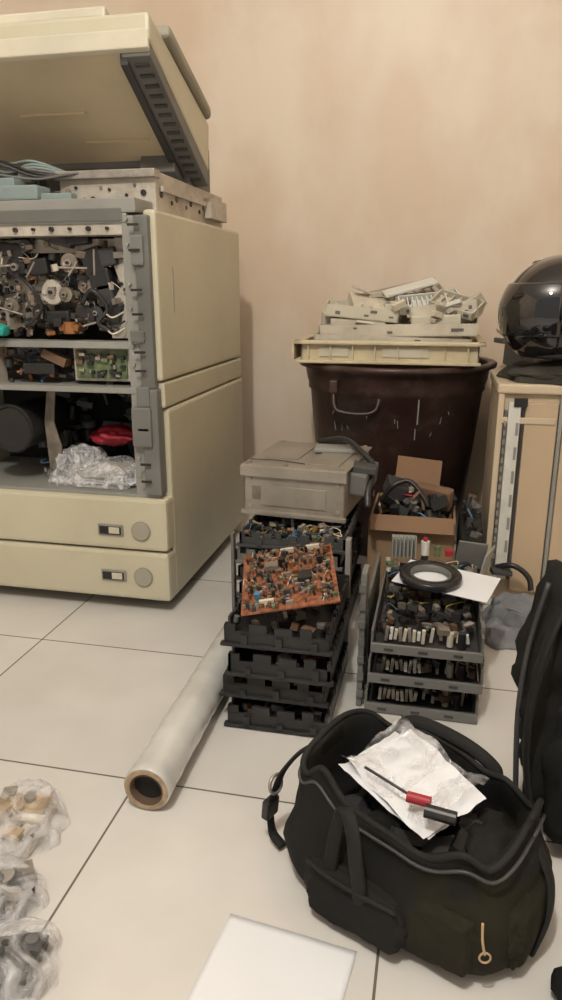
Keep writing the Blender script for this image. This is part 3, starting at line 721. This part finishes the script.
b.tube([(-.198,-.048,.04),(-.192,-.05,.015),(-.17,-.055,.008)],.008,strapm,seg=8,flat=.003,side=(0,1,0))
b.tube([(-.145,.03,.15),(-.170,.02,.11),(-.178,.0,.07),(-.172,-.02,.03)],.009,strapm,seg=8,flat=.003,side=(0,1,0))
b.tube([(.142,.03,.12),(.164,.02,.09),(.172,.0,.055),(.164,-.02,.015)],.010,strapm,seg=8,flat=.003,side=(0,1,0))
b.done(parent=bag)
b=B('contents')
junk(b,(-.09,.09),(-.05,.05),(.08,.115),34,[black,charcoal,black,dark,dark],(.02,.05),.5)
def sheet(c,w,d,rot,mat,seed,amp=.008):
    t=bmesh.new(); bmesh.ops.create_grid(t,x_segments=36,y_segments=28,size=.5)
    for v in t.verts:
        x,y=v.co.x,v.co.y; v.co=Vector((x*w*(1+.06*noise.noise(Vector((y*3,seed,0)))),y*d*(1+.1*noise.noise(Vector((x*3,seed,5)))),amp*(noise.noise(Vector((x*3.2,y*2.6,seed)))+.6*abs(noise.noise(Vector((x*6,y*5,seed+3)))))))
    b.merge(t,mat,Matrix.Translation(c)@Euler(rot).to_matrix().to_4x4(),True)
sheet((-.014,.006,.150),.150,.110,(R(4),R(4),R(-14)),paper,2)
sheet((-.006,.004,.157),.145,.105,(R(7),R(5),R(-22)),paper,5,.007)
sheet((-.012,.008,.164),.150,.110,(R(8),R(4),R(-16)),clearfilm,9,.020)
b.blob((.095,.005,.110),(.040,.055,.030),fabric,.3,1.8,11,sub=4)
b.tube([(-.060,-.028,.170),(.010,-.044,.173)],.0018,charcoal,seg=8)
b.cyl((.024,-.047,.175),.0065,.028,red,rot=(R(90),0,R(104)),seg=16)
b.cyl((.055,-.054,.174),.0080,.036,black,rot=(R(90),0,R(104)),seg=16)
b.done(parent=bag)

# ---------------------------------------------------------------- backpack on the right
b=B('backpack')
b.blob((.285,.975,.200),(.150,.105,.215),fabric,.18,2.0,21,sub=5,box=.45,floor=.002)
b.blob((.26,.875,.13),(.10,.028,.11),fabric,.18,2.2,22,sub=4,box=.55,floor=.003)
b.tube([(.170,.90,.36),(.148,.875,.30),(.138,.868,.21),(.146,.875,.12),(.165,.88,.04)],.014,strapm,seg=8,flat=.005,side=(0,1,0))
b.tube([(.16,.96,.37),(.142,.95,.28),(.135,.94,.18),(.14,.92,.06)],.004,charcoal,seg=6)
b.tube([(.25,.95,.39),(.28,.94,.43),(.33,.94,.43),(.36,.95,.39)],.008,strapm,seg=8)
b.done()
b=B('cable_pouch')
b.blob((.232,.640,.028),(.070,.045,.036),fabric,.2,2.0,31,sub=4,box=.5,floor=.002)
b.tube([(.175,.63,.055),(.235,.625,.064),(.295,.63,.055)],.0025,charcoal,seg=6)
b.done()
# ---------------------------------------------------------------- floor paper, wrapped parts
b=B('paper_sheet')
t=bmesh.new(); bmesh.ops.create_grid(t,x_segments=24,y_segments=24,size=.5)
for v in t.verts: v.co=Vector((v.co.x*.162,v.co.y*.23,.0016+.0012*(noise.noise(v.co*3)+1)*.5))
b.merge(t,paper,None,True); b.done(loc=(-.150,.565,0),rot=(0,0,R(-7)),solid=.0004)
def spare(loc,rx,ry,h,seed,mats,n,rot=0.):
    b=B('wrapped_spare_part')
    b.box((0,0,h*.18),(rx*1.35,ry*1.35,h*.3),mats[0],(0,0,.1),.003)
    b.box((rx*.1,ry*.2,h*.42),(rx*.9,ry*.8,h*.25),mats[1],(0.05,0,.15),.003)
    for i in range(n):
        x,y=U(-rx,rx)*.62,U(-ry,ry)*.62; b.box((x,y,U(h*.3,h*.65)),(U(.012,.035),U(.008,.025),U(.004,.010)),random.choice(mats),(U(-.15,.15),U(-.15,.15),U(-.3,.3)),.001)
    for k in range(6): b.cyl((U(-rx,rx)*.5,U(-ry,ry)*.5,h*.68),U(.004,.010),.006,random.choice(mats),seg=18,rot=(U(-.2,.2),U(-.2,.2),0))
    b.drape((0,0,.0005),rx,ry,h*1.1,clearfilm,18,seed,ridge=.2,edge=.10)
    b.drape((0,0,.0005),rx*1.10,ry*1.06,h*.6,clearfilm,22,seed+3,ridge=.4,edge=.15)
    b.done(loc=loc,rot=(0,0,rot))
spare((-.560,.765,0),.064,.078,.048,41,[metalw,gold,dusty,metal,brownp,ivory],24)
spare((-.515,.640,0),.060,.052,.042,44,[charcoal,grey,metal,lgrey],18,.4)
spare((-.432,.560,0),.042,.052,.044,48,[blackm,charcoal,grey],14,.2)

# ---------------------------------------------------------------- lights + camera
d=bpy.data.lights.new('ceiling_bulb_light','POINT'); d.energy=106; d.shadow_soft_size=.05; d.color=(1,.945,.85)
o=bpy.data.objects.new('ceiling_bulb_light',d); scene.collection.objects.link(o); o.location=(-.26,-.20,2.3)
w=bpy.data.worlds.new('world'); scene.world=w; w.use_nodes=True
bg=w.node_tree.nodes['Background']; bg.inputs[0].default_value=(1,.97,.92,1); bg.inputs[1].default_value=.36
cam=bpy.data.cameras.new('camera'); co=bpy.data.objects.new('camera',cam); scene.collection.objects.link(co)
cam.sensor_fit='VERTICAL'; cam.sensor_height=24; cam.lens=17.28; cam.clip_start=.02
co.location=(0,0,.75); co.rotation_euler=(R(73.74),0,R(12.4)); scene.camera=co
